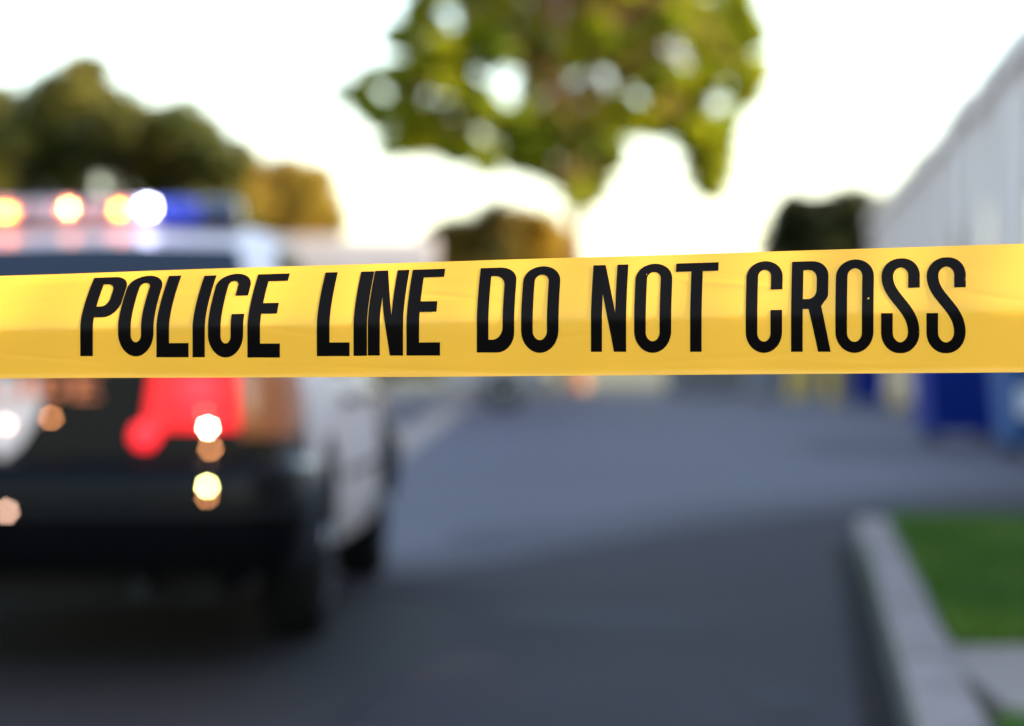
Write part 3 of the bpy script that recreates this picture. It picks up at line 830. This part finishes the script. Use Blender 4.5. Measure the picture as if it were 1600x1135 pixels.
# ------------------------------------------------------------------ lettering
def arc(cx, cy, rx, ry, a0, a1, n=10):
    return [(cx + rx * math.cos(R(a0 + (a1 - a0) * i / n)), cy + ry * math.sin(R(a0 + (a1 - a0) * i / n))) for i in range(n + 1)]
def rrect(x0, y0, x1, y1, rl, rr, ry):
    """rounded on the left with radius rl, on the right with rr"""
    p = []
    p += arc(x1 - rr, y0 + ry, rr, ry, -90, 0) if rr > 0 else [(x1, y0)]
    p += arc(x1 - rr, y1 - ry, rr, ry, 0, 90) if rr > 0 else [(x1, y1)]
    p += arc(x0 + rl, y1 - ry, rl, ry, 90, 180) if rl > 0 else [(x0, y1)]
    p += arc(x0 + rl, y0 + ry, rl, ry, 180, 270) if rl > 0 else [(x0, y0)]
    return p
def glyph(c, w, h, st, hs):
    if c == 'I': return [[(0, 0), (w, 0), (w, h), (0, h)]]
    if c == 'L': return [[(0, 0), (w, 0), (w, hs), (st, hs), (st, h), (0, h)]]
    if c == 'E': return [[(0, 0), (w, 0), (w, hs), (st, hs), (st, .5 * h - hs * .5), (w * .88, .5 * h - hs * .5), (w * .88, .5 * h + hs * .5), (st, .5 * h + hs * .5), (st, h - hs), (w, h - hs), (w, h), (0, h)]]
    if c == 'T': return [[((w - st) / 2, 0), ((w + st) / 2, 0), ((w + st) / 2, h - hs), (w, h - hs), (w, h), (0, h), (0, h - hs), ((w - st) / 2, h - hs)]]
    if c == 'N': return [[(0, 0), (st * .95, 0), (st * .95, h * .62), (w - st * 1.05, 0), (w, 0), (w, h), (w - st * .95, h), (w - st * .95, h * .40), (st * 1.05, h), (0, h)]]
    if c == 'O': return [rrect(0, 0, w, h, w * .5, w * .5, w * .5), rrect(st, hs, w - st, h - hs, w * .5 - st, w * .5 - st, (w * .5 - st) * 1.15)]
    if c == 'D': return [rrect(0, 0, w, h, 0, w * .46, w * .44), rrect(st, hs, w - st, h - hs, 0, (w - 2 * st) * .7, (w - 2 * st) * .8)]
    if c == 'P':
        yb = h * .40
        o = [(0, 0), (st, 0), (st, yb)] + arc(w * .58, yb + w * .42, w * .42, w * .42, -90, 0) + arc(w * .58, h - w * .42, w * .42, w * .42, 0, 90) + [(0, h)]
        i_ = rrect(st, yb + hs, w - st, h - hs, 0, (w - 2 * st) * .6, (w - 2 * st) * .7)
        return [o, i_]
    if c == 'R':
        yb = h * .44; wb = w * .93
        o = [(0, 0), (st, 0), (st, yb), (w * .44, yb), (w - st * 1.08, 0), (w, 0), (w * .76, yb + h * .03)] + arc(wb - w * .25, yb + h * .035 + w * .30, w * .25, w * .25, -50, 0) + arc(wb - w * .42, h - w * .42, w * .42, w * .42, 0, 90) + [(0, h)]
        i_ = rrect(st, yb + hs, wb - st, h - hs, 0, (wb - 2 * st) * .6, (wb - 2 * st) * .7)
        return [o, i_]
    if c == 'C':
        r = w * .5; ri = w * .5 - st; yu, yl = h * .655, h * .43
        o = [(w, yu)] + arc(r, h - r, r, r, 0, 90) + arc(r, h - r, r, r, 90, 180)[1:] + arc(r, r, r, r, 180, 270) + arc(r, r, r, r, 270, 360)[1:] + [(w, yl), (w - st, yl)]
        o += arc(r, hs + ri * 1.15, ri, ri * 1.15, 0, -90) + arc(r, hs + ri * 1.15, ri, ri * 1.15, -90, -180)[1:]
        o += arc(r, h - hs - ri * 1.15, ri, ri * 1.15, 180, 90) + arc(r, h - hs - ri * 1.15, ri, ri * 1.15, 90, 0)[1:] + [(w - st, yu)]
        return [o]
    if c == 'S':
        r = w * .5; a = st / 2; b = hs / 2
        rc = r - a
        top = arc(r, h - b - rc * 1.05, rc, rc * 1.05, 0, 180, 16)
        bot = arc(r, b + rc * 1.05, rc, rc * 1.05, 0, -180, 16)
        mid = []
        p0, p3 = (a, h - b - rc * 1.05), (w - a, b + rc * 1.05)
        p1, p2 = (a, h * .56), (w - a, h * .46)
        for k in range(1, 16):
            t = k / 16; q = 1 - t
            mid.append(tuple(q ** 3 * p0[j] + 3 * q * q * t * p1[j] + 3 * q * t * t * p2[j] + t ** 3 * p3[j] for j in (0, 1)))
        cen = [(w - a, h * .665)] + top + mid + bot + [(a, h * .40)]
        L_, R_ = [], []
        for k in range(len(cen)):
            q0 = Vector(cen[max(k - 1, 0)]); q1 = Vector(cen[min(k + 1, len(cen) - 1)])
            t = (q1 - q0).normalized(); n_ = Vector((-t.y, t.x))
            hw = a * abs(t.y) ** 1 + b * (1 - abs(t.y))
            hw = max(hw, b * .95)
            L_.append((cen[k][0] + n_.x * hw, cen[k][1] + n_.y * hw)); R_.append((cen[k][0] - n_.x * hw, cen[k][1] - n_.y * hw))
        return [L_ + R_[::-1]]

def glyph_mesh(name, loops, fmap, step=5.0):
    pts = []; edges = []
    for lp in loops:
        fine = []
        for i in range(len(lp)):
            a = Vector(lp[i]); b = Vector(lp[(i + 1) % len(lp)])
            if (b - a).length < 1e-4: continue
            k = max(1, int((b - a).length / step))
            fine += [a + (b - a) * j / k for j in range(k)]
        n0 = len(pts); pts += fine
        edges += [(n0 + i, n0 + (i + 1) % len(fine)) for i in range(len(fine))]
    xs = [p.x for p in pts]; ysl = [p.y for p in pts]
    x = min(xs) + step * .5
    while x < max(xs):
        y = min(ysl) + step * .5
        while y < max(ysl):
            pts.append(Vector((x + .13, y + .11))); y += step
        x += step
    res = delaunay_2d_cdt(pts, edges, [], 0, 1e-5)
    def inside(x, y):
        c = False
        for lp in loops:
            j = len(lp) - 1
            for i in range(len(lp)):
                (xi, yi), (xj, yj) = lp[i], lp[j]
                if (yi > y) != (yj > y) and x < (xj - xi) * (y - yi) / (yj - yi) + xi: c = not c
                j = i
        return c
    keep = []
    for f in res[2]:
        ctr = sum((res[0][i] for i in f), Vector((0, 0))) / len(f)
        if inside(ctr.x, ctr.y): keep.append(tuple(f))
    me = bpy.data.meshes.new(name)
    me.from_pydata([fmap(v.x, v.y) for v in res[0]], [], keep)
    for p_ in me.polygons: p_.use_smooth = True
    return me

# orange lettering on the trunk lid
x = -.31
for c, w in (('P', 50), ('O', 50), ('L', 44), ('I', 18), ('C', 50), ('E', 44)):
    me = glyph_mesh('lettering', glyph(c, w, 90, 17, 14), lambda a, b, x=x: (x + a * .002, lidy(.89 + b * .0009) - .016, .885 + b * .0009), 12)
    link('lettering', me, M['orange_print'], CAR)
    x += (w + 12) * .002

# ------------------------------------------------------------------ the tape
def lerp_tab(tab, x):
    if x <= tab[0][0]:
        (x0, y0), (x1, y1) = tab[0], tab[1]
    elif x >= tab[-1][0]:
        (x0, y0), (x1, y1) = tab[-2], tab[-1]
    else:
        for (x0, y0), (x1, y1) in zip(tab, tab[1:]):
            if x0 <= x <= x1: break
    return y0 + (y1 - y0) * (x - x0) / (x1 - x0)
def smooth_tab(tab, x, w=60):
    return sum(lerp_tab(tab, x + k * w / 2) for k in (-2, -1, 0, 1, 2)) / 5
TOP = [(-1600, 475), (0, 431.5), (100, 428.5), (300, 421), (700, 409), (800, 405.5), (1000, 400), (1200, 393.5), (1600, 381), (3200, 330)]
BOT = [(-1600, 600), (0, 592), (100, 591), (700, 589), (800, 588), (1200, 585), (1600, 582), (3200, 572)]
LEAN = [(-400, .013), (0, .014), (300, .016), (600, .015), (900, .012), (1200, .009), (1600, .008), (2400, .008)]
CREASE = [(70, .80, .0006, .00035, 90), (330, .22, -.0004, -.0003, 120), (620, .93, .0002, .0004, 160), (700, .30, .0007, .0003, 60), (905, .66, -.0006, .00035, 70),
          (1140, .25, .0005, -.00035, 90), (1150, .86, -.0003, .0003, 120), (1545, .40, .0009, .0002, 60), (1330, .92, .0002, -.0003, 140), (470, .60, .0008, .0003, 50), (20, .30, -.0008, .0004, 60)]
def tape_depth(x, t):
    base = 1.885 - (x - 800) * 0.00003
    c = .53
    wv = .0012 * math.sin(x * .011 + .6) * (1 - t) + .0008 * math.sin(x * .031 + 2 * t)
    q = (c - t)
    up = .5 * (q + math.sqrt(q * q + .0016)) / c       # smooth crease
    q2 = (t - c)
    dn = .5 * (q2 + math.sqrt(q2 * q2 + .0016)) / (1 - c)
    wv += .0014 * max(0, (.10 - t) / .10) ** 2 * max(0, min(1, (420 - x) / 420)) * 2.5
    wv -= .0022 * max(0, (t - .955) / .045) ** 2 * (.7 + .3 * math.sin(x * .013))
    for cx_, ct_, sl_, am_, wd_ in CREASE:
        wv += am_ * math.exp(-((t - ct_ - sl_ * (x - cx_)) / .018) ** 2) * math.exp(-((x - cx_) / wd_) ** 2)
    return base + smooth_tab(LEAN, x, 160) * (up ** 1.25) + .010 * dn ** 1.1 + wv
def tape_pt(x, y, off=0.0):
    tp, bt = smooth_tab(TOP, x), smooth_tab(BOT, x)
    t = (y - tp) / (bt - tp)
    dpt = tape_depth(x, t) - off
    return at(x, y, dpt)

def tape_mat(name, col, col2, rough, trans):
    m = mat(name, col, rough, spec=0.5, col2=col2, scale=3.0, bump=0.06, bscale=30, trans=trans)
    return m
M['tape'] = tape_mat('yellow_tape', (0.90, 0.48, 0.045), (0.94, 0.52, 0.056), 0.30, 0.4)
M['ink'] = mat('black_ink', (0.003, 0.0025, 0.0025), 0.40, spec=0.07, bump=0.05, bscale=40)
nt = M['ink'].node_tree
b_ = nt.nodes['Principled BSDF']
tc_ = nt.nodes.new('ShaderNodeTexCoord'); ns_ = nt.nodes.new('ShaderNodeTexNoise'); ns_.inputs['Scale'].default_value = 210; ns_.inputs['Detail'].default_value = 2
rp_ = nt.nodes.new('ShaderNodeMapRange'); rp_.inputs[1].default_value = .765; rp_.inputs[2].default_value = .785
mx_ = nt.nodes.new('ShaderNodeMix'); mx_.data_type = 'RGBA'
nt.links.new(tc_.outputs['Object'], ns_.inputs['Vector']); nt.links.new(ns_.outputs['Fac'], rp_.inputs[0]); nt.links.new(rp_.outputs[0], mx_.inputs['Factor'])
mx_.inputs[6].default_value = (.003, .0025, .0025, 1); mx_.inputs[7].default_value = (.45, .30, .06, 1)
nt.links.new(mx_.outputs[2], b_.inputs['Base Color'])
nt = M['tape'].node_tree
mp_ = nt.nodes.new('ShaderNodeMapping'); mp_.inputs['Scale'].default_value = (.25, 1, 2.2)
tc_ = nt.nodes.new('ShaderNodeTexCoord'); nt.links.new(tc_.outputs['Object'], mp_.inputs[0])
for n_ in nt.nodes:
    if n_.type == 'TEX_NOISE': nt.links.new(mp_.outputs[0], n_.inputs['Vector'])
tape = MB()
X0, X1, NX, NV = -5000, 6600, 1200, 64
tape.grid(lambda u, v: tape_pt(X0 + (X1 - X0) * u, smooth_tab(TOP, X0 + (X1 - X0) * u) * (1 - v) + smooth_tab(BOT, X0 + (X1 - X0) * u) * v), NX, NV)
TP = tape.build('barrier_tape', M['tape'])
for p_ in TP.data.polygons: p_.use_smooth = True
tag(TP, 'yellow plastic police barrier tape with black lettering stretched across the foreground', 'tape')

# letters: char, left, right at the baseline, top and bottom (photo pixels), stroke
def z5(x, y): return 100 + x / 2.2857, 380 + y / 2.2857
def z6(x, y): return 700 + x / 1.7778, 370 + y / 1.7778
LET = []
for c, a, b, t, u in (('P', 58, 190, 126, 404), ('O', 193, 320, 121, 405), ('L', 330, 445, 119, 408), ('I', 459, 503, 118, 408), ('C', 514, 640, 113, 409), ('E', 655, 771, 113, 409),
                      ('L', 903, 1020, 106, 404), ('I', 1034, 1082, 103, 403), ('N', 1085, 1211, 100, 402), ('E', 1223, 1343, 96, 402)):
    LET.append((c, z5(a, 0)[0], z5(b, 0)[0], z5(0, t)[1], z5(0, u)[1], 19.8))
for c, a, b, t, u in (('D', 80, 184, 88, 322), ('O', 203, 307, 84, 323), ('N', 397, 495, 80, 320), ('O', 517, 620, 77, 323), ('T', 629, 748, 75, 320),
                      ('C', 827, 928, 70, 323), ('R', 953, 1063, 70, 320), ('O', 1076, 1182, 65, 323), ('S', 1203, 1310, 62, 324), ('S', 1329, 1438, 59, 324)):
    LET.append((c, z6(a, 0)[0], z6(b, 0)[0], z6(0, t)[1], z6(0, u)[1], 18.2))
SHEAR = [(0, 24), (130, 22), (400, 17), (520, 13), (640, 10), (750, 6), (930, 4), (1160, 2), (1600, 0)]
KF = [(100, .40), (450, .36), (700, .26), (1000, .20), (1500, .08)]
for c, xa, xb, yt, yb, st in LET:
    w = xb - xa; h = yb - yt
    if c == 'T': st = 18
    hs = 15.5 if h > 136 else 16.5
    k = lerp_tab(KF, (xa + xb) / 2)
    def fm(gx, gy_, xa=xa, yt=yt, h=h, k=k):
        v = 1 - gy_ / h
        v2 = v + k * (v * v - v)
        x = xa + gx + lerp_tab(SHEAR, xa + gx) * max(0, (0.62 - v2) / 0.62) ** 1.5
        dtop = smooth_tab(TOP, x) - smooth_tab(TOP, xa); 
        y = yt + h * v2 + dtop * (1 - v2)
        return tape_pt(x, y, .00025)
    me = glyph_mesh('letter', glyph(c, w, h, st, hs), fm)
    link('letter', me, M['ink'], TP)
